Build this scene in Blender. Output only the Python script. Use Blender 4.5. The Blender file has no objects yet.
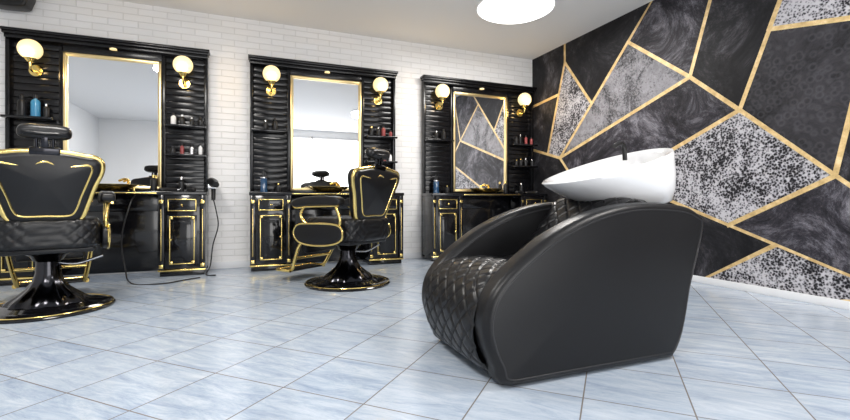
import bpy, bmesh, math, random
from mathutils import Vector, Matrix
random.seed(11)
S=bpy.context.scene
try:
    S.view_settings.view_transform='Standard'
    S.view_settings.look='None'
except Exception as e: print(e)
COL=S.collection
pi=math.pi

# ---------------------------------------------------------------- materials
def newmat(name):
    m=bpy.data.materials.new(name); m.use_nodes=True
    return m, m.node_tree, m.node_tree.nodes['Principled BSDF']
def mat(name,col,rough=.5,metal=0,bump=0,bscale=200,coat=0,emit=None,es=0,spec=.5):
    m,nt,b=newmat(name)
    b.inputs['Base Color'].default_value=(*col,1)
    b.inputs['Roughness'].default_value=rough
    b.inputs['Metallic'].default_value=metal
    b.inputs['Coat Weight'].default_value=coat
    b.inputs['Specular IOR Level'].default_value=spec
    if emit:
        b.inputs['Emission Color'].default_value=(*emit,1)
        b.inputs['Emission Strength'].default_value=es
    N=nt.nodes; L=nt.links
    tc=N.new('ShaderNodeTexCoord'); n=N.new('ShaderNodeTexNoise')
    n.inputs['Scale'].default_value=bscale
    L.new(tc.outputs['Object'],n.inputs['Vector'])
    if bump>0:
        bp=N.new('ShaderNodeBump'); bp.inputs['Strength'].default_value=bump; bp.inputs['Distance'].default_value=.002
        L.new(n.outputs['Fac'],bp.inputs['Height']); L.new(bp.outputs['Normal'],b.inputs['Normal'])
    return m
M_LEATHER=mat('black_leather',(.009,.009,.010),.34,0,.22,320,spec=.27)
M_LEATHER2=mat('black_leather_soft',(.008,.008,.009),.30,0,.2,300,spec=.34)
M_GLOSS=mat('black_lacquer',(.004,.004,.005),.12,0,0,100,.2,spec=.4)
M_SLAT=mat('black_board',(.004,.004,.005),.2,0,0,100,0,spec=.35)
M_BLACK=mat('black_satin',(.010,.010,.011),.35,spec=.35)
M_CHROMEB=mat('dark_chrome',(.04,.04,.045),.15,1)
M_GOLD=mat('gold_metal',(.90,.68,.24),.18,1)
M_GOLDB=mat('brass_trim',(.84,.66,.34),.3,1)
M_PIPE=mat('piping',(.015,.015,.017),.4)
M_MIRROR=mat('mirror_glass',(.97,.975,.98),.01,1)
M_CERAMIC=mat('white_ceramic',(.84,.84,.85),.12,0,0,10,.5)
M_GLOBE=mat('opal_glass',(.9,.78,.5),.3,0,0,10,0,(1,.76,.36),.85)
M_LAMP=mat('lamp_diffuser',(1,1,1),.5,0,0,10,0,(1,.99,.97),4)
M_WHITE=mat('white_paint',(.82,.82,.82),.5)
M_CEIL=mat('ceiling_paint',(.76,.755,.75),.7,0,.1,40)
M_WALLP=mat('grey_white_paint',(.88,.88,.88),.6,0,.1,60)
M_BLUEP=mat('blue_plastic',(.05,.25,.45),.2)
M_BARB=mat('blue_liquid_glass',(.015,.06,.14),.08,0,0,10,.5)
M_REDP=mat('red_plastic',(.28,.05,.05),.3)
M_SILV=mat('silver',(.7,.7,.72),.25,1)
M_TILEB=mat('white_tile_skirting',(.74,.75,.77),.25)

def ramp(nt,fac,stops):
    r=nt.nodes.new('ShaderNodeValToRGB'); e=r.color_ramp.elements
    while len(e)<len(stops): e.new(.5)
    for i,(p,c) in enumerate(stops):
        e[i].position=p; e[i].color=(*c,1)
    nt.links.new(fac,r.inputs['Fac']); return r.outputs['Color']
def noise(nt,vec,scale,detail=4,rough=.6,dist=0):
    n=nt.nodes.new('ShaderNodeTexNoise'); n.inputs['Scale'].default_value=scale
    n.inputs['Detail'].default_value=detail; n.inputs['Roughness'].default_value=rough
    n.inputs['Distortion'].default_value=dist
    nt.links.new(vec,n.inputs['Vector']); return n.outputs['Fac']
def vor(nt,vec,scale,feat='F1'):
    n=nt.nodes.new('ShaderNodeTexVoronoi'); n.inputs['Scale'].default_value=scale; n.feature=feat
    nt.links.new(vec,n.inputs['Vector']); return n.outputs['Distance']
def mixc(nt,fac,a,b,mode='MIX'):
    m=nt.nodes.new('ShaderNodeMix'); m.data_type='RGBA'; m.blend_type=mode
    for idx,v in ((0,fac),(6,a),(7,b)):
        if hasattr(v,'is_linked'): nt.links.new(v,m.inputs[idx])
        elif idx==0: m.inputs[0].default_value=v
        else: m.inputs[idx].default_value=(*v,1)
    return m.outputs[2]
def mth(nt,op,a,b=None):
    m=nt.nodes.new('ShaderNodeMath'); m.operation=op
    for i,v in enumerate((a,b)):
        if v is None: continue
        if isinstance(v,(int,float)): m.inputs[i].default_value=v
        else: nt.links.new(v,m.inputs[i])
    return m.outputs[0]
def tco(nt): return nt.nodes.new('ShaderNodeTexCoord').outputs['Object']

# wallpaper panels
def wp(name,kind):
    m,nt,b=newmat(name); v=tco(nt); b.inputs['Roughness'].default_value=.55; b.inputs['Specular IOR Level'].default_value=.2
    if kind=='dark':
        f=noise(nt,v,1.8,12,.84,.6)
        c=ramp(nt,f,[(.42,(.006,.006,.008)),(.52,(.016,.016,.019)),(.59,(.055,.053,.062)),(.70,(.20,.195,.215))])
    elif kind=='marble':
        f=noise(nt,v,2.2,14,.88,.8)
        c=ramp(nt,f,[(.42,(.009,.009,.012)),(.50,(.032,.030,.038)),(.58,(.13,.125,.145)),(.68,(.36,.35,.39))])
    elif kind=='circ':
        f=noise(nt,v,2.5,10,.8,.5); c=ramp(nt,f,[(.38,(.006,.006,.008)),(.65,(.045,.043,.05))])
        d=vor(nt,v,17); c=mixc(nt,.6,c,ramp(nt,d,[(.2,(.0,.0,.0)),(.40,(.034,.034,.038)),(.6,(.004,.004,.004))]),'SCREEN')
    elif kind=='mix':
        big=noise(nt,v,1.7,5,.7,.5); n=noise(nt,v,42,4,.8)
        s=mth(nt,'ADD',mth(nt,'MULTIPLY',big,1.1),mth(nt,'MULTIPLY',n,.8))
        c=ramp(nt,s,[(.80,(.010,.010,.012)),(.90,(.06,.06,.066)),(1.0,(.32,.315,.34))])
        f=noise(nt,v,5,12,.85); c=mixc(nt,.4,c,ramp(nt,f,[(.42,(.008,.008,.01)),(.62,(.34,.33,.36))]))
    else:
        d=vor(nt,v,58); n=noise(nt,v,3,6,.75,.8); n2=noise(nt,v,110,3,.7)
        s=mth(nt,'ADD',mth(nt,'MULTIPLY',n,1.1),mth(nt,'MULTIPLY',d,.55)); s=mth(nt,'ADD',s,mth(nt,'MULTIPLY',n2,.40))
        c=ramp(nt,mth(nt,'MULTIPLY',s,.8),[(.69,(.007,.007,.009)),(.75,(.045,.043,.05)),(.82,(.24,.235,.255)),(.94,(.50,.49,.52))])
    nt.links.new(c,b.inputs['Base Color']); return m
WP={k:wp('wallpaper_'+k,k) for k in ('dark','marble','circ','speck','mix')}

def brickmat():
    m,nt,b=newmat('white_painted_brick'); v=tco(nt); N=nt.nodes; L=nt.links
    sx=N.new('ShaderNodeSeparateXYZ'); L.new(v,sx.inputs[0]); cx=N.new('ShaderNodeCombineXYZ')
    L.new(sx.outputs['X'],cx.inputs['X']); L.new(sx.outputs['Z'],cx.inputs['Y'])
    br=N.new('ShaderNodeTexBrick'); L.new(cx.outputs[0],br.inputs['Vector'])
    br.inputs['Scale'].default_value=1; br.inputs['Brick Width'].default_value=.26; br.inputs['Row Height'].default_value=.068
    br.inputs['Mortar Size'].default_value=.005; br.inputs['Mortar Smooth'].default_value=.5
    br.inputs['Color1'].default_value=(.86,.85,.845,1); br.inputs['Color2'].default_value=(.82,.81,.80,1); br.inputs['Mortar'].default_value=(.73,.72,.71,1)
    L.new(br.outputs['Color'],b.inputs['Base Color']); b.inputs['Roughness'].default_value=.5
    h=mth(nt,'SUBTRACT',mth(nt,'MULTIPLY',noise(nt,v,25,4),.6),br.outputs['Fac'])
    bp=N.new('ShaderNodeBump'); bp.inputs['Strength'].default_value=.6; bp.inputs['Distance'].default_value=.008
    L.new(h,bp.inputs['Height']); L.new(bp.outputs['Normal'],b.inputs['Normal']); return m
M_BRICK=brickmat()
def floormat():
    m,nt,b=newmat('blue_stone_tiles'); v=tco(nt); N=nt.nodes; L=nt.links
    mp=N.new('ShaderNodeMapping'); mp.inputs['Rotation'].default_value=(0,0,math.radians(45)); mp.inputs['Location'].default_value=(.1,.08,0); L.new(v,mp.inputs['Vector'])
    br=N.new('ShaderNodeTexBrick'); L.new(mp.outputs[0],br.inputs['Vector']); br.offset=0
    br.inputs['Scale'].default_value=1; br.inputs['Brick Width'].default_value=.37; br.inputs['Row Height'].default_value=.37
    br.inputs['Mortar Size'].default_value=.003; br.inputs['Mortar Smooth'].default_value=.2
    br.inputs['Color1'].default_value=(0,0,0,1); br.inputs['Color2'].default_value=(1,1,1,1); br.inputs['Mortar'].default_value=(.5,.5,.5,1)
    st=N.new('ShaderNodeMapping'); st.inputs['Scale'].default_value=(2.0,9,1); L.new(mp.outputs[0],st.inputs['Vector'])
    va=N.new('ShaderNodeVectorMath'); va.operation='ADD'; L.new(st.outputs[0],va.inputs[0])
    vm=N.new('ShaderNodeVectorMath'); vm.operation='SCALE'; vm.inputs['Scale'].default_value=9; L.new(br.outputs['Color'],vm.inputs[0]); L.new(vm.outputs[0],va.inputs[1])
    f=noise(nt,va.outputs[0],1.6,10,.8,.5)
    c=ramp(nt,f,[(.32,(.21,.28,.39)),(.46,(.35,.42,.52)),(.58,(.46,.52,.60)),(.72,(.62,.66,.70))])
    c=mixc(nt,mth(nt,'MULTIPLY',br.outputs['Color'],.3),c,(.52,.57,.63))
    c=mixc(nt,br.outputs['Fac'],c,(.20,.18,.165))
    L.new(c,b.inputs['Base Color']); b.inputs['Roughness'].default_value=.17; b.inputs['Specular IOR Level'].default_value=.5
    bp=N.new('ShaderNodeBump'); bp.inputs['Strength'].default_value=.3; bp.inputs['Distance'].default_value=.003; bp.invert=True
    L.new(br.outputs['Fac'],bp.inputs['Height']); L.new(bp.outputs['Normal'],b.inputs['Normal']); return m
M_FLOOR=floormat()

# ---------------------------------------------------------------- mesh helpers
def link(name,me,mats,parent=None,loc=(0,0,0),rot=(0,0,0),smooth=True,ang=40):
    o=bpy.data.objects.new(name,me); COL.objects.link(o)
    if not isinstance(mats,(list,tuple)): mats=[mats]
    for m in mats: me.materials.append(m)
    if smooth:
        for p in me.polygons: p.use_smooth=True
        me.set_sharp_from_angle(angle=math.radians(ang))
    o.location=loc; o.rotation_euler=rot
    if parent: o.parent=parent
    return o
def fin(bm,name,mats,recalc=True,**k):
    if recalc: bmesh.ops.recalc_face_normals(bm,faces=bm.faces)
    me=bpy.data.meshes.new(name); bm.to_mesh(me); bm.free()
    return link(name,me,mats,**k)
def addbox(bm,lo,hi,mi=0,bev=0,seg=2):
    t=bmesh.new(); bmesh.ops.create_cube(t,size=1)
    c=[(a+b)/2 for a,b in zip(lo,hi)]; s=[b-a for a,b in zip(lo,hi)]
    for v in t.verts: v.co=Vector((c[0]+v.co.x*s[0],c[1]+v.co.y*s[1],c[2]+v.co.z*s[2]))
    if bev: bmesh.ops.bevel(t,geom=t.edges[:],offset=min(bev,min(s)*.45),segments=seg,profile=.5,affect='EDGES')
    for f in t.faces: f.material_index=mi
    me=bpy.data.meshes.new('t'); t.to_mesh(me); t.free(); bm.from_mesh(me); bpy.data.meshes.remove(me)
def boxes(name,lst,mats,bev=.003,**k):
    bm=bmesh.new()
    for b in lst: addbox(bm,b[0],b[1],b[2] if len(b)>2 else 0,bev)
    return fin(bm,name,mats,**k)
def lathe(name,prof,m,n=48,flute=None,**k):
    bm=bmesh.new(); rings=[]
    for r,z in prof:
        if r<1e-5: rings.append([bm.verts.new((0,0,z))])
        else:
            ring=[]
            for i in range(n):
                a=2*pi*i/n; rr=r*(1+(flute(a,z) if flute else 0))
                ring.append(bm.verts.new((rr*math.cos(a),rr*math.sin(a),z)))
            rings.append(ring)
    for A,B in zip(rings,rings[1:]):
        for i in range(n):
            j=(i+1)%n
            if len(A)==1 and len(B)==1: continue
            if len(A)==1: bm.faces.new((A[0],B[i],B[j]))
            elif len(B)==1: bm.faces.new((A[i],A[j],B[0]))
            else: bm.faces.new((A[i],A[j],B[j],B[i]))
    for R in (rings[0],rings[-1]):
        if len(R)>1: bm.faces.new(R)
    return fin(bm,name,m,**k)
def catmull(pts,n=8,closed=False):
    P=[Vector(p) for p in pts]; out=[]; L=len(P)
    rng=range(L) if closed else range(L-1)
    for i in rng:
        if closed: a,b,c,d=P[(i-1)%L],P[i],P[(i+1)%L],P[(i+2)%L]
        else: a,b,c,d=P[max(i-1,0)],P[i],P[i+1],P[min(i+2,L-1)]
        for j in range(n):
            t=j/n
            out.append(.5*((2*b)+(c-a)*t+(2*a-5*b+4*c-d)*t*t+(3*b-a-3*c+d)*t**3))
    if not closed: out.append(P[-1])
    return out
def tube_bm(bm,pts,r,n=10,closed=False,mi=0,flat=1.0):
    P=[Vector(p) for p in pts]; L=len(P); rings=[]; up=None
    for i,p in enumerate(P):
        if closed: t=(P[(i+1)%L]-P[(i-1)%L])
        else: t=(P[min(i+1,L-1)]-P[max(i-1,0)])
        t.normalize()
        if up is None:
            up=Vector((0,0,1)) if abs(t.z)<.9 else Vector((1,0,0))
        up=(up-t*up.dot(t)).normalized(); s=t.cross(up)
        rr=r(i/(L-1)) if callable(r) else r
        rings.append([bm.verts.new(p+up*math.cos(2*pi*k/n)*rr+s*math.sin(2*pi*k/n)*rr*flat) for k in range(n)])
    prs=list(zip(rings,rings[1:]))
    if closed: prs.append((rings[-1],rings[0]))
    for A,B in prs:
        for k in range(n):
            f=bm.faces.new((A[k],A[(k+1)%n],B[(k+1)%n],B[k])); f.material_index=mi
    if not closed:
        for R in (rings[0],rings[-1]): f=bm.faces.new(R); f.material_index=mi
def tube(name,pts,r,m,n=10,closed=False,sm=0,flat=1.0,**k):
    if sm: pts=catmull(pts,sm,closed)
    bm=bmesh.new(); tube_bm(bm,pts,r,n,closed,0,flat); return fin(bm,name,m,**k)
def inset2(pts,d):
    L=len(pts); out=[]
    A=sum(pts[i][0]*pts[(i+1)%L][1]-pts[(i+1)%L][0]*pts[i][1] for i in range(L))
    s=1 if A>0 else -1
    for i in range(L):
        a,b=pts[(i-1)%L],pts[(i+1)%L]; tx,ty=b[0]-a[0],b[1]-a[1]; l=math.hypot(tx,ty) or 1
        out.append((pts[i][0]-ty/l*d*s,pts[i][1]+tx/l*d*s))
    return out
def slab(name,outline,half,r,m,axis='Y',dome=0,seg=5,**k):
    def P(u,w,t): return {'Y':(u,t,w),'X':(t,u,w),'Z':(u,w,t)}[axis]
    bm=bmesh.new(); rings=[]
    L=len(outline)
    seq=[]
    for i in range(seg+1):
        a=pi/2*i/seg; seq.append((r*(1-math.sin(a)),-(half-r)-r*math.cos(a)))
    seq+= [(d,-t) for d,t in reversed(seq)]
    for d,t in seq:
        o=inset2(outline,d); rings.append([bm.verts.new(P(u,w,t)) for u,w in o])
    for A,B in zip(rings,rings[1:]):
        for i in range(L): bm.faces.new((A[i],A[(i+1)%L],B[(i+1)%L],B[i]))
    for R,sgn in ((rings[0],-1),(rings[-1],1)):
        cu=sum(p[0] for p in outline)/L; cw=sum(p[1] for p in outline)/L
        o=inset2(outline,r); prev=R
        for q in range(1,5):
            f=1-q/5; t=sgn*(half+dome*(1-f*f))
            cur=[bm.verts.new(P(cu+(u-cu)*f,cw+(w-cw)*f,t)) for u,w in o]
            for i in range(L): bm.faces.new((prev[i],prev[(i+1)%L],cur[(i+1)%L],cur[i]))
            prev=cur
        c=bm.verts.new(P(cu,cw,sgn*(half+dome)))
        for i in range(L): bm.faces.new((prev[i],prev[(i+1)%L],c))
    return fin(bm,name,m,**k)
def sm2(pts,n=6): return [(v.x,v.y) for v in catmull([(a,b,0) for a,b in pts],n,True)]
def empty(name,loc,rz=0):
    e=bpy.data.objects.new(name,None); COL.objects.link(e); e.location=loc; e.rotation_euler=(0,0,rz); e.empty_display_size=.2; return e
def quilt(a,b,s):
    da=abs(math.sin(pi*(a+b)/s)); db=abs(math.sin(pi*(a-b)/s)); return min(1,min(da,db)*2.2)**.6

# ---------------------------------------------------------------- room
XL,XR,YB,YF,H=-3.4,3.81,-2.6,5.3,2.77
boxes('floor',[((XL-.1,YB-.1,-.1),(XR+.1,YF+.1,0))],M_FLOOR,0,smooth=False)
boxes('ceiling',[((XL-.1,YB-.1,H),(XR+.1,YF+.1,H+.1))],M_CEIL,0,smooth=False)
boxes('wall_back',[((XL-.1,YF,0),(XR+.1,YF+.1,H))],M_BRICK,0,smooth=False)
boxes('wall_left',[((XL-.1,YB,0),(XL,YF,H))],M_WALLP,0,smooth=False)
WX0,WX1,WZ0,WZ1=.1,3.4,.06,2.6
boxes('wall_front',[((XL-.1,YB-.1,0),(WX0,YB,H)),((WX1,YB-.1,0),(XR+.1,YB,H)),((WX0,YB-.1,0),(WX1,YB,WZ0)),((WX0,YB-.1,WZ1),(WX1,YB,H))],M_WALLP,0,smooth=False)
fr=[((WX0,YB-.08,WZ0),(WX0+.06,YB-.02,WZ1)),((WX1-.06,YB-.08,WZ0),(WX1,YB-.02,WZ1)),((WX0,YB-.08,WZ0),(WX1,YB-.02,WZ0+.06)),((WX0,YB-.08,WZ1-.06),(WX1,YB-.02,WZ1)),(((WX0+WX1)/2-.02,YB-.08,WZ0),((WX0+WX1)/2+.02,YB-.02,WZ1))]
boxes('window_1',fr,M_WHITE,.004)
boxes('baseboard_back',[((XL,YF-.012,0),(XR,YF,.075))],M_TILEB,.003)
boxes('baseboard_right',[((XR-.014,YB,0),(XR-.002,YF-.012,.06))],M_TILEB,.003)

def goldw():
    m,nt,b=newmat('gold_foil_line'); v=tco(nt); f=noise(nt,v,14,5,.7)
    c=ramp(nt,f,[(.35,(.50,.34,.14)),(.55,(.70,.51,.24)),(.75,(.88,.73,.44))])
    nt.links.new(c,b.inputs['Base Color']); b.inputs['Roughness'].default_value=.45; b.inputs['Metallic'].default_value=.15; return m
M_GOLDW=goldw()
# right wall with wallpaper
def wallpaper():
    bm=bmesh.new(); mats=[M_WALLP,WP['dark'],WP['marble'],WP['circ'],WP['speck'],M_GOLDW,WP['mix']]
    addbox(bm,(XR,YB,0),(XR+.1,YF,H),0)
    x=XR-.001
    c0=(5.3,H);A=(3.29,H);E2=(2.60,H);G2=(1.94,H);B=(3.582,2.455);C=(4.695,1.302);D=(2.865,1.892)
    F=(2.42,1.501);Hh=(2.196,2.094);N9=(1.566,1.964);Mm=(1.778,.918)
    U=(4.60,2.53);U2=(4.60,H);V=(4.12,1.90);a=(5.3,2.09);b=(4.72,2.14);W=(4.95,1.373);e=(5.3,1.47)
    Jx=(4.2,.749);O2=(3.678,.970);P=(2.516,.533);Z1=(.763,0);Z2=(1.097,0);Q=(2.155,.398);Q0=(2.78,0)
    R8=(.8,1.806);R8t=(.5,H);R14=(.2,0)
    regs=[([U2,c0,a,b,U],1),([a,e,W,b],1),([U,b,W,C,V],4),([U2,U,V,B,A],1),([B,V,C,D],6),([A,B,D,E2],2),
      ([E2,D,F,Hh,G2],1),([G2,Hh,N9,R8,R8t],4),([Hh,F,Mm,N9],3),([D,C,Jx,O2,F],2),([e,W,C,Jx,(4.2,0),(5.3,0)],1),
      ([F,O2,P,Mm],4),([P,Mm,Z1,Z2,Q],2),([O2,Jx,(4.2,0),Q0,Q,P],1),([Q,Q0,Z2],4),([N9,Mm,Z1,R14,R8],1),
      ([R8t,R8,(-.6,1.2),(-.9,H)],2),([R8,R14,(-.2,0),(-.6,1.2)],4),([(-.9,H),(-.6,1.2),(-.2,0),(-2.6,0),(-2.6,H)],1)]
    for pts,mi in regs:
        f=bm.faces.new([bm.verts.new((x,p[0],p[1])) for p in pts]); f.material_index=mi
        f.normal_update()
        if f.normal.x>0: f.normal_flip()
    segs=[(U2,U),(a,b),(U,W),(e,C),(U,V),(A,B),(B,C),(B,D),(C,D),(E2,D),(D,F),(F,G2),(Hh,R8),(N9,Mm),(F,Z1),(F,Jx),(C,Jx),
      (Jx,(4.2,0)),(O2,Z2),(Mm,P),(Q,Q0),((1.95,0),(1.45,.105)),(R8t,R14),(R8,(-.6,1.2)),((-.9,H),(-.6,1.2)),((-.6,1.2),(-.2,0)),(G2,Hh)]
    w=.018
    for i,(p,q) in enumerate(segs):
        dy,dz=q[0]-p[0],q[1]-p[1]; l=math.hypot(dy,dz); ny,nz=-dz/l*w,dy/l*w; ey,ez=dy/l*.012,dz/l*.012
        xx=x-.0008-.00004*i
        cs=[(p[0]-ey+ny,p[1]-ez+nz),(p[0]-ey-ny,p[1]-ez-nz),(q[0]+ey-ny,q[1]+ez-nz),(q[0]+ey+ny,q[1]+ez+nz)]
        f=bm.faces.new([bm.verts.new((xx,min(max(c[0],YB),YF-.001),min(max(c[1],0.001),H-.001))) for c in cs]); f.material_index=5
        f.normal_update()
        if f.normal.x>0: f.normal_flip()
    return fin(bm,'wall_right',mats,recalc=False,smooth=False)
wallpaper()

# ---------------------------------------------------------------- lamps
def ceiling_and_fill_lamp(x,y,e):
    p=empty('ceiling_and_fill_lamp',(x,y,H))
    lathe('diffuser',[(0,-.085),(.12,-.082),(.25,-.07),(.34,-.05),(.39,-.025),(.395,0)],M_LAMP,64,parent=p)
    lathe('rim',[(.395,0),(.41,0),(.41,-.022),(.395,-.022)],M_WHITE,64,parent=p)
    l=bpy.data.lights.new('lamp_light','AREA'); l.shape='DISK'; l.size=.75; l.energy=e; l.color=(1,.96,.91)
    o=bpy.data.objects.new('lamp_light',l); COL.objects.link(o); o.location=(0,0,-.1); o.parent=p
for x,y,e in ((2.59,3.9,44),(-.9,3.0,48),(2.59,.6,50),(-.9,.2,60)): ceiling_and_fill_lamp(x,y,e)  # first lamp is in view; the others are unseen, added to light the room
l=bpy.data.lights.new('window_daylight','AREA'); l.shape='RECTANGLE'; l.size=3.2; l.size_y=2.4; l.energy=110; l.color=(1,.99,.98)
o=bpy.data.objects.new('window_daylight',l); COL.objects.link(o); o.location=((WX0+WX1)/2,YB-.12,(WZ0+WZ1)/2); o.rotation_euler=(math.radians(90),0,0)
w=bpy.data.worlds.new('world'); S.world=w; w.use_nodes=True
w.node_tree.nodes['Background'].inputs[0].default_value=(1,.99,.98,1); w.node_tree.nodes['Background'].inputs[1].default_value=1.2

# ---------------------------------------------------------------- styling station
def frame_rect(bm,x0,x1,z0,z1,y,w,t,mi=0,bev=.003):
    addbox(bm,(x0,y-t,z0),(x0+w,y,z1),mi,bev); addbox(bm,(x1-w,y-t,z0),(x1,y,z1),mi,bev)
    addbox(bm,(x0,y-t,z0),(x1,y,z0+w),mi,bev); addbox(bm,(x0,y-t,z1-w),(x1,y,z1),mi,bev)
def station(cx):
    p=empty('styling_station',(cx,YF-.016,0))
    HW=.84; D=.36; CT=.80
    boxes('back_panel',[((-HW,-.03,.02),(HW,0,2.26))],M_GLOSS,.002,parent=p)
    sl=[]
    for s in (-1,1):
        z=CT+.06
        while z<2.2:
            a,b=sorted((s*.445,s*(HW-.03))); sl.append(((a,-.044,z),(b,-.03,z+.058))); z+=.066
    boxes('slat_boards',sl,M_SLAT,.002,parent=p)
    pl=[((s*HW-(.03 if s>0 else 0),-.075,CT),(s*HW+(.03 if s<0 else 0),-.03,2.26)) for s in (-1,1)]
    pl+=[((-.445,-.06,CT),(-.41,-.03,2.26)),((.41,-.06,CT),(.445,-.03,2.26)),((-.42,-.06,2.18),(.42,-.03,2.26))]
    boxes('pilasters',pl,M_SLAT,.002,parent=p)
    boxes('cornice',[((-HW,-.10,2.25),(HW,0,2.285)),((-HW-.01,-.12,2.285),(HW+.01,0,2.31)),((-HW-.02,-.13,2.31),(HW+.02,0,2.335))],M_SLAT,.003,parent=p)
    lathe('downlight',[(0,0),(.028,0),(.032,-.012),(.0,-.012)],M_GLOBE,20,parent=p,loc=(0,-.085,2.25))
    bm=bmesh.new(); frame_rect(bm,-.41,.41,.86,2.175,-.03,.026,.04,0,.006); frame_rect(bm,-.392,.392,.878,2.157,-.03,.014,.03,0,.004)
    fin(bm,'mirror_frame',M_GOLDB,parent=p)
    boxes('mirror_glass',[((-.38,-.045,.89),(.38,-.04,2.145))],M_MIRROR,0,parent=p,smooth=False)
    sh=[]
    def shelf(s,z):
        a,b=sorted((s*.46,s*(HW-.01))); sh.append(((a,-.19,z),(b,-.04,z+.022)))
    for s,zz in ((-1,(1.50,)),(1,(1.50,1.20))):
        for z in zz: shelf(s,z)
    boxes('shelves',sh,M_GLOSS,.003,parent=p)
    boxes('countertop',[((-HW-.01,-D-.02,CT),(HW+.01,-.03,CT+.035))],M_GLOSS,.006,parent=p)
    boxes('counter_edge_trim',[((-.42,-D-.024,CT+.012),(.42,-D-.02,CT+.022))],M_GOLD,.002,parent=p)
    boxes('knee_panel',[((-.42,-.06,.06),(.42,-.03,CT)),((-.42,-.10,CT-.16),(.42,-.03,CT))],M_GLOSS,.004,parent=p)
    cab=[];bm=bmesh.new()
    for s in (-1,1):
        a,b=sorted((s*.43,s*HW))
        cab+= [((a,-D,.05),(b,-.03,CT)),((a+.01,-D+.02,0),(b-.01,-.03,.05)),
               ((a+.075,-D-.012,.635),(b-.075,-D,.765)),((a+.075,-D-.012,.10),(b-.075,-D,.60)),((a+.125,-D-.02,.16),(b-.125,-D,.54)),
               ((a,-D-.016,.05),(a+.05,-D,CT)),((b-.05,-D-.016,.05),(b,-D,CT))]
        frame_rect(bm,a+.08,b-.08,.64,.76,-D-.006,.009,.012,0,.002)
        frame_rect(bm,a+.095,b-.095,.12,.59,-D-.012,.008,.012,0,.001)
        for (xx,zz) in ((a+.095,.12),(b-.095-.03,.12),(a+.095,.56),(b-.095-.03,.56)):
            addbox(bm,(xx,-D-.026,zz),(xx+.03,-D-.01,zz+.03),0,.003)
        addbox(bm,(a-.003,-D-.02,.052),(b+.003,-D+.02,.068),0,.003)
        for xx in (a,b-.05):
            addbox(bm,(xx+.008,-D-.021,.715),(xx+.042,-D-.014,.75),0,.002)
            addbox(bm,(xx+.008,-D-.021,.085),(xx+.042,-D-.014,.12),0,.002)
            addbox(bm,(xx+.022,-D-.019,.16),(xx+.028,-D-.014,.66),0,.001)
        for zz in (.70,.36):
            xk=(a+b)/2 if zz>.5 else (a+.11 if s>0 else b-.11)
            t=bmesh.ops.create_uvsphere(bm,u_segments=12,v_segments=8,radius=.012)
            bmesh.ops.translate(bm,verts=t['verts'],vec=(xk,-D-.028,zz))
    boxes('cabinets',cab,M_GLOSS,.004,parent=p); fin(bm,'gold_trim',M_GOLD,parent=p)
    for i,s in enumerate((-1,1)):
        x=s*.62; bm=bmesh.new()
        tube_bm(bm,catmull([(x,-.05,1.97),(x,-.12,1.95),(x,-.17,1.97),(x,-.175,2.03)],6),.010,10)
        bmesh.ops.create_cone(bm,segments=28,radius1=.052,radius2=.052,depth=.014,cap_ends=True,matrix=Matrix.Translation((x,-.055,1.97))@Matrix.Rotation(pi/2,4,'X'))
        bmesh.ops.create_cone(bm,segments=24,radius1=.022,radius2=.050,depth=.035,cap_ends=True,matrix=Matrix.Translation((x,-.175,2.035)))
        fin(bm,'sconce_arm_%d'%i,M_GOLD,parent=p)
        bm=bmesh.new(); bmesh.ops.create_uvsphere(bm,u_segments=32,v_segments=20,radius=.092,matrix=Matrix.Translation((x,-.175,2.133)))
        fin(bm,'sconce_globe_%d'%i,M_GLOBE,parent=p)
        l=bpy.data.lights.new('sconce_light','POINT'); l.energy=2.6; l.color=(1,.68,.30); l.shadow_soft_size=.03
        o=bpy.data.objects.new('sconce_light_%d'%i,l); COL.objects.link(o); o.location=(x,-.29,2.06); o.parent=p
    bm=bmesh.new(); n=40; prof=[(.10,.0),(.15,.012),(.215,.05),(.235,.068),(.225,.07),(.20,.055),(.14,.022),(.0,.015)]
    rings=[]
    for r,z in prof:
        rings.append([bm.verts.new((r*math.cos(2*pi*i/n)*1.0,-.20+r*.62*math.sin(2*pi*i/n),CT+.035+z)) for i in range(n)] if r>0 else None)
    c=bm.verts.new((0,-.20,CT+.05))
    bm.faces.new(rings[0])
    for A,B in zip(rings,rings[1:]):
        for i in range(n):
            if B is None: bm.faces.new((A[i],A[(i+1)%n],c))
            else: bm.faces.new((A[i],A[(i+1)%n],B[(i+1)%n],B[i]))
    tube_bm(bm,catmull([(.12,-.06,CT+.03),(.12,-.06,CT+.13),(.10,-.09,CT+.16),(.06,-.14,CT+.14)],6),.011,10)
    tube_bm(bm,[(.17,-.06,CT+.03),(.17,-.06,CT+.09)],.014,10); tube_bm(bm,[(.145,-.06,CT+.085),(.20,-.06,CT+.10)],.006,8)
    fin(bm,'gold_basin',M_GOLD,parent=p)
    return p
SX=(-1.23,.868,2.925)
for x in SX: station(x)

# shelf items ---------------------------------------------------------------
def bottle(name,x,y,z,r,h,m,cap=M_BLACK):
    p=empty(name,(x,y,z))
    lathe('body',[(0,0),(r*.95,0),(r,.006),(r,h*.66),(r*.8,h*.74),(r*.38,h*.79),(r*.38,h*.84),(0,h*.84)],m,24,parent=p)
    lathe('cap',[(r*.45,h*.82),(r*.45,h*.97),(r*.38,h),(0,h)],cap,20,parent=p)
YS=YF-.016-.12
def comb_jar(x,y,z):
    p=empty('comb_jar',(x,y,z))
    lathe('jar',[(0,0),(.04,0),(.042,.01),(.036,.03),(.036,.15),(.034,.155),(.034,.02),(0,.02)],M_BARB,28,parent=p)
    lathe('lid',[(.038,.152),(.038,.165),(.02,.172),(0,.172)],M_SILV,28,parent=p)
    boxes('combs',[((-.012,-.004,.16),(.006,.0,.235)),((.010,.006,.16),(.024,.010,.22))],M_BLACK,.001,parent=p)
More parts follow.
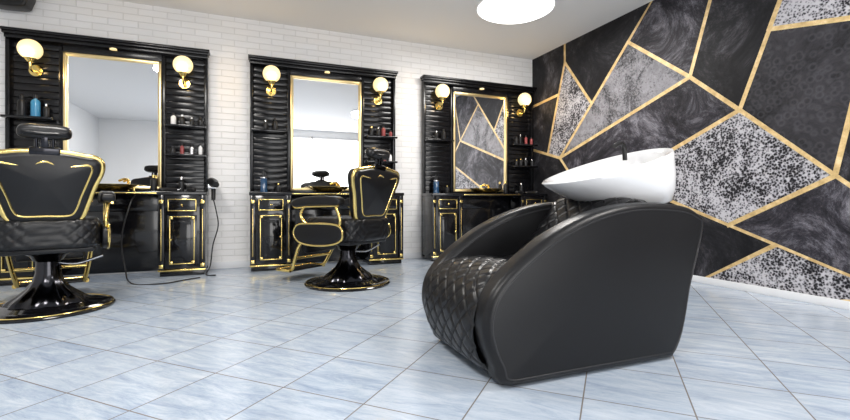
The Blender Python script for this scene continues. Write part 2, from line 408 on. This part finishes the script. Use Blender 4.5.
pal=[(M_REDP,M_BLACK),(M_BLACK,M_SILV),(M_SILV,M_BLACK),(M_WHITE,M_BLACK),(M_BLACK,M_GOLD),(M_BLACK,M_BLACK),(M_BLACK,M_WHITE)]
for sx in SX:
    x=sx; z1=1.5225; z2=1.2225
    for zz in (z1,z2):
        xx=x+.50
        while xx<x+.76:
            m,cp=random.choice(pal); r=random.uniform(.018,.026); xx+=r
            bottle('hair_product_bottle',xx,YS+random.uniform(-.02,.02),zz,r,random.uniform(.08,.135),m,cp); xx+=r+random.uniform(.015,.06)
    if sx<0:
        bottle('spray_bottle',x-.60,YS,z1,.036,.21,M_BLUEP)
        bottle('hair_product_bottle',x-.70,YS,z1,.034,.20,M_BLACK)
        bottle('hair_product_bottle',x-.52,YS,z1,.024,.13,M_BLACK,M_SILV)
    else:
        bottle('hair_product_bottle',x-.58,YS,z1,.026,.14,M_BLACK)
        bottle('hair_product_bottle',x-.68,YS,z1,.022,.11,M_BLACK,M_SILV)
    comb_jar(sx-.70,YF-.17,.8355)
CTZ=.836
def clipper(x,y,z,rz):
    p=empty('hair_clipper',(x,y,z),rz)
    slab('body',sm2([(-.08,-.02),(0,-.026),(.07,-.02),(.08,0),(.07,.02),(0,.026),(-.08,.02)]),.018,.012,M_BLACK,axis='Z',parent=p,loc=(0,0,.0185))
    boxes('blade',[((.075,-.02,.012),(.10,.02,.026))],M_SILV,.002,parent=p)
for sx in SX:
    clipper(sx+.50,YF-.24,CTZ,.5); clipper(sx+.70,YF-.25,CTZ,2.0)
    bottle('hair_product_bottle',sx-.55,YF-.18,CTZ,.026,.10,M_BLACK,M_GOLD)
    bottle('hair_product_bottle',sx+.60,YF-.14,CTZ,.026,.15,M_BLACK,M_SILV)
    bottle('spray_bottle',sx+.35,YF-.13,CTZ,.03,.17,M_BLACK,M_GOLD)

# hair dryer hanging on the side of the left station
p=empty('hair_dryer',(SX[0]+.90,YF-.20,.93))
lathe('barrel',[(0,-.11),(.04,-.105),(.046,-.06),(.046,.03),(.036,.09),(.03,.14),(.0,.14)],M_BLACK,24,parent=p,rot=(math.radians(100),0,math.radians(15)))
tube('handle',[(0,.03,-.01),(0,.04,-.09),(0,.02,-.18)],lambda t:.024-.004*t,M_BLACK,12,sm=5,parent=p)
tube('cord',[(0,.02,-.17),(.03,-.02,-.3),(.05,-.06,-.45),(.0,-.05,-.65),(-.02,-.10,-.85),(-.05,-.22,-.922),(.04,-.3,-.922)],.006,M_BLACK,8,sm=6,parent=p)
boxes('wall_bracket',[((-.052,-.02,-.07),(-.03,.03,-.02)),((-.04,-.03,-.06),(.03,-.022,-.045)),((-.04,.045,-.06),(.03,.052,-.045))],M_SILV,.003,parent=p)
tube('power_cord',[(-1.0,4.98,.80),(-1.03,4.90,.70),(-1.08,4.84,.4),(-1.04,4.78,.12),(-.95,4.6,.008),(-.7,4.5,.007),(-.55,4.62,.007),(-.42,4.72,.007)],.006,M_BLACK,8,sm=7)

# wall speaker high on the left
p=empty('wall_speaker',(-2.03,YF-.11,2.60))
slab('housing',sm2([(-.14,-.07),(.10,-.075),(.15,-.03),(.15,.08),(-.14,.08)],5),.08,.02,M_BLACK,parent=p)
boxes('wall_mount',[((-.03,.07,-.03),(.03,.11,.03))],M_BLACK,.003,parent=p)

# ---------------------------------------------------------------- barber chair
def barber_chair(loc,rz,lift,bw=1.0):
    p=empty('barber_chair',loc,rz); z0=lift
    lathe('base_disc',[(0,0),(.375,0),(.38,.012),(.365,.026),(.30,.038),(.20,.055),(.15,.07),(0,.07)],M_GLOSS,64,parent=p)
    tube('base_ring',[(.366*math.cos(a),.366*math.sin(a),.024) for a in [2*pi*i/64 for i in range(64)]],.005,M_GOLD,8,closed=True,parent=p)
    fl=lambda a,z:.07*math.cos(10*a)*max(0,1-z/.24)
    lathe('pedestal',[(0,.05),(.22,.052),(.205,.075),(.16,.11),(.115,.15),(.085,.20),(.07,.25),(.066,.30+z0),(.085,.31+z0),(.10,.34+z0),(.16,.37+z0),(.2,.385+z0),(0,.385+z0)],M_CHROMEB,80,flute=fl,parent=p)
    tube('pump_lever',[(.05,-.02,.29+z0),(.16,-.08,.28+z0),(.30,-.12,.33+z0)],.009,M_SILV,10,sm=5,parent=p)
    boxes('seat_frame',[((-.25,-.24,.37+z0),(.25,.26,.415+z0))],M_BLACK,.012,parent=p)
    def super_(a,hx,hy,e=5):
        c,s=math.cos(a),math.sin(a); return (hx*math.copysign(abs(c)**(2/e),c),hy*math.copysign(abs(s)**(2/e),s))
    bm=bmesh.new(); n=220; zb,zt=.40+z0,.60+z0; seq=[]
    for i in range(5): a=pi/2*i/4; seq.append((.03*(1-math.sin(a)),zb+.03*(1-math.cos(a))))
    for i in range(1,13): seq.append((0,zb+.03+(zt-.045-zb-.03)*i/12))
    for i in range(1,7): a=pi/2*i/6; seq.append((.045*(1-math.cos(a)),zt-.045+.045*math.sin(a)))
    for i in range(1,22): seq.append((.045+.25*i/22,zt+.012*(i/22)))
    per=[super_(2*pi*i/n,1,1) for i in range(n)]
    arc=[0]
    for i in range(1,n): arc.append(arc[-1]+math.hypot((per[i][0]-per[i-1][0])*.29,(per[i][1]-per[i-1][1])*.29))
    tot=arc[-1]+math.hypot((per[0][0]-per[-1][0])*.29,(per[0][1]-per[-1][1])*.29); sz=tot/round(tot/.085)
    rings=[]
    for d,z in seq:
        ring=[]
        for i in range(n):
            hx,hy=.29-d,.30-d; x,y=per[i][0]*hx,per[i][1]*hy
            if d<.02: q=quilt(arc[i],z,sz); k=1-.010*(1-q)/.29; ring.append(bm.verts.new((x*k,y*k,z)))
            else: q=quilt(x,y,.085); ring.append(bm.verts.new((x,y,z-.008*(1-q)*min(1,(d-.02)/.03))))
        rings.append(ring)
    for A,B in zip(rings,rings[1:]):
        for i in range(n): bm.faces.new((A[i],A[(i+1)%n],B[(i+1)%n],B[i]))
    bm.faces.new(rings[0]); bm.faces.new(rings[-1])
    fin(bm,'seat_cushion',M_LEATHER2,parent=p,ang=60)
    for i,s in enumerate((-1,1)):
        x=s*.315
        so=sm2([(-.20,.41),(-.08,.375),(.12,.365),(.27,.39),(.33,.46),(.28,.535),(.10,.55),(-.10,.55),(-.20,.53),(-.23,.47)],5)
        so=[(a,b+z0) for a,b in so]
        slab('side_plate_%d'%i,so,.022,.012,M_LEATHER,axis='X',parent=p,loc=(x,0,0),dome=.008)
        tube('side_trim_%d'%i,[(x+s*.016,a,b) for a,b in so],.009,M_GOLD,8,closed=True,parent=p)
        ao=sm2([(-.20,.75),(.0,.765),(.2,.755),(.31,.73),(.33,.695),(.29,.67),(.15,.68),(-.05,.685),(-.2,.69)],5)
        ao=[(a,b+z0+.02) for a,b in ao]
        slab('armrest_%d'%i,ao,.045,.02,M_LEATHER2,axis='X',parent=p,loc=(x+s*.01,0,0))
        tube('armrest_trim_%d'%i,[(x+s*.035,a,b+z0+.02) for a,b in ((-.2,.682),(.0,.676),(.16,.672),(.28,.662),(.325,.685))],.008,M_GOLD,8,sm=5,parent=p)
        tube('arm_support_front_%d'%i,[(x,.14,.53+z0),(x+s*.01,.22,.57+z0),(x+s*.01,.25,.63+z0),(x+s*.01,.20,.70+z0)],.013,M_GOLD,10,sm=6,parent=p)
        tube('arm_support_rear_%d'%i,[(x,-.16,.50+z0),(x,-.19,.58+z0),(x+s*.01,-.15,.70+z0)],.013,M_GOLD,10,sm=6,parent=p)
        tube('footrest_arm_%d'%i,[(s*.24,.26,.42+z0),(s*.24,.36,.34+z0),(s*.22,.44,.2+z0*.5),(s*.2,.5,.11),(s*.19,.62,.095)],.016,M_GOLD,10,sm=6,parent=p)
    boxes('footrest_plate',[((-.21,.50,.09),(.21,.66,.108))],M_BLACK,.006,parent=p)
    tube('footrest_bar',[(-.215,.50,.10),(-.215,.65,.10),(-.17,.68,.10),(.17,.68,.10),(.215,.65,.10),(.215,.50,.10)],.016,M_GOLD,10,sm=4,parent=p)
    tube('footrest_rung',[(-.225,.43,.22+z0*.4),(.225,.43,.22+z0*.4)],.013,M_GOLD,10,parent=p)
    boxes('calf_pad',[((-.2,.315,.27+z0),(.2,.36,.40+z0))],M_LEATHER2,.02,parent=p)
    tilt=math.radians(12); bx=(0,-.225,.58+z0)
    half=[(0,0),(.13,.0),(.195,.02),(.235,.12),(.275,.24),(.315,.33),(.32,.395),(.285,.43),(.22,.44),(.12,.455),(0,.46)]
    o=half+[(-a,b) for a,b in reversed(half[1:-1])]
    o=[(a*bw,b) for a,b in sm2(o,5)]
    slab('backrest',o,.055,.035,M_LEATHER2,axis='Y',dome=.022,parent=p,loc=bx,rot=(tilt,0,0))
    tube('backrest_edge_trim',[(a,-.025,b) for a,b in inset2(o,-.001)],.017,M_GOLD,10,closed=True,parent=p,loc=bx,rot=(tilt,0,0))
    hr=[(0,.05),(.12,.05),(.165,.08),(.20,.18),(.245,.30),(.262,.36),(.24,.385),(.16,.375),(.08,.37),(0,.40)]
    hr=sm2(hr+[(-a,b) for a,b in reversed(hr[1:-1])],5)
    tube('backrest_rear_trim',[(a*bw,-.058,b) for a,b in hr],.007,M_GOLD,8,closed=True,parent=p,loc=bx,rot=(tilt,0,0))
    for i,s in enumerate((-1,1)):
        tube('headrest_post_%d'%i,[(s*.04,-.02,.42),(s*.04,-.015,.57)],.011,M_CHROMEB,10,parent=p,loc=bx,rot=(tilt,0,0))
    boxes('headrest_bracket',[((-.075,-.05,.43),(.075,.01,.485)),((-.02,-.035,.47),(.02,-.005,.56))],M_CHROMEB,.008,parent=p,loc=bx,rot=(tilt,0,0))
    ho=sm2([(-.13,-.02),(-.125,.030),(-.08,.046),(0,.048),(.08,.046),(.125,.030),(.13,-.02),(.09,-.040),(0,-.045),(-.09,-.040)],5)
    slab('headrest',ho,.05,.035,M_LEATHER2,axis='Y',dome=.012,parent=p,loc=(0,-.225-.11,.58+z0+.565),rot=(tilt+.1,0,0))
    return p
barber_chair((-1.27,3.78,0),math.radians(16),.03,.90)
barber_chair((.84,3.93,0),math.radians(37),0,.97)

# ---------------------------------------------------------------- shampoo chair
p=empty('shampoo_chair',(0,0,0)); Y0,Wd,T=1.48,.70,.12
prof=[(.985,.004),(.90,.09),(.852,.225),(.868,.345),(.935,.437),(1.052,.529),(1.20,.6175),(1.413,.698),(1.645,.736),(1.90,.728),(2.03,.695),(2.085,.625),(2.005,.364),(1.865,.004),(1.45,.004)]
base=catmull([(a,b,0) for a,b in prof],8,True); ol=[(v.x,max(v.y,.004)) for v in base]
for i,yc in enumerate((Y0+T/2,Y0+Wd-T/2)):
    slab('arm_panel_%d'%i,ol,T/2,.036,M_LEATHER,axis='Y',dome=.014,seg=8,parent=p,loc=(0,yc,0))
    for j,s in enumerate((-1,1)):
        oi=inset2(ol,.032); tube('arm_piping_%d_%d'%(i,j),[(a,yc+s*(T/2-.001),max(b,.006)) for a,b in oi],.0035,M_PIPE,6,closed=True,parent=p)
sp=[(.96,.02),(.875,.09),(.838,.20),(.85,.31),(.90,.40),(.99,.445),(1.12,.452),(1.25,.44),(1.34,.45),(1.42,.50),(1.50,.58),(1.58,.67),(1.64,.735),(1.70,.755),(1.80,.745)]
c=[(v.x,v.y) for v in catmull([(a,b,0) for a,b in sp],14)]
arc=[0]
for i in range(1,len(c)): arc.append(arc[-1]+math.hypot(c[i][0]-c[i-1][0],c[i][1]-c[i-1][1]))
bm=bmesh.new(); ny=110; ya,yb=Y0+T-.03,Y0+Wd-T+.03; rows=[]
for i,(x,z) in enumerate(c):
    a,b=c[max(i-1,0)],c[min(i+1,len(c)-1)]; tx,tz=b[0]-a[0],b[1]-a[1]; l=math.hypot(tx,tz); nx,nz=-tz/l,tx/l
    row=[]
    for j in range(ny+1):
        y=ya+(yb-ya)*j/ny; e=min(j,ny-j)/ny
        q=quilt(y-ya,arc[i],.092); d=-.009*(1-q)+.016*min(1,(e/.14))**.5-.006
        row.append(bm.verts.new((x+nx*d,y,z+nz*d)))
    rows.append(row)
for A,B in zip(rows,rows[1:]):
    for j in range(ny): bm.faces.new((A[j],A[j+1],B[j+1],B[j]))
fin(bm,'quilted_seat',M_LEATHER2,parent=p,ang=70)
co=[(.98,.01),(.90,.1),(.87,.22),(.88,.31),(.93,.38),(1.0,.42),(1.3,.42),(1.42,.46),(1.60,.65),(1.68,.73),(1.95,.71),(2.03,.60),(1.97,.36),(1.85,.01)]
slab('body_core',[(a,b) for a,b in co],(Wd-2*T)/2+.02,.001,M_BLACK,axis='Y',parent=p,loc=(0,Y0+Wd/2,0))
bm=bmesh.new(); n=72; yc=Y0+Wd/2
def ell(cx,hx,hy,zf,zr,dz=0,egg=.12):
    out=[]
    for i in range(n):
        a=2*pi*i/n; ca,sa=math.cos(a),math.sin(a)
        x=cx+hx*ca; y=yc+hy*sa*(1+egg*ca); t=(ca+1)/2
        out.append(bm.verts.new((x,y,zf+(zr-zf)*(t**1.15)+dz)))
    return out
R=[ell(1.90,.20,.20,.728,.728),ell(1.895,.235,.235,.735,.75),ell(1.86,.28,.265,.760,.83),ell(1.82,.318,.282,.788,.92),ell(1.785,.345,.288,.815,1.0),ell(1.775,.354,.29,.830,1.03),
   ell(1.777,.349,.284,.840,1.039),ell(1.782,.332,.268,.840,1.037),ell(1.795,.30,.24,.825,1.015),ell(1.83,.245,.21,.80,.95),ell(1.86,.20,.175,.775,.86),ell(1.87,.12,.11,.768,.79),ell(1.87,.03,.03,.765,.768)]
for A,B in zip(R,R[1:]):
    for i in range(n): bm.faces.new((A[i],A[(i+1)%n],B[(i+1)%n],B[i]))
bm.faces.new(R[0]); bm.faces.new(R[-1])
fin(bm,'ceramic_basin',M_CERAMIC,parent=p,ang=60)
lathe('basin_pedestal',[(0,0),(.19,0),(.19,.02),(.17,.034),(0,.034)],M_BLACK,40,parent=p,loc=(1.88,yc,.695))
tube('mixer_tap',[(2.03,yc+.10,.98),(2.02,yc+.10,1.06),(1.98,yc+.09,1.075),(1.93,yc+.08,1.055)],.013,M_BLACK,10,sm=5,parent=p)

# ---------------------------------------------------------------- camera
cd=bpy.data.cameras.new('camera'); cam=bpy.data.objects.new('camera',cd); COL.objects.link(cam)
cam.location=(0,0,.75); cam.rotation_euler=(math.radians(90),0,math.radians(-22))
cd.sensor_fit='HORIZONTAL'; cd.sensor_width=36; cd.lens=36*440/850; cd.shift_y=-10/850; cd.clip_start=.05
S.camera=cam
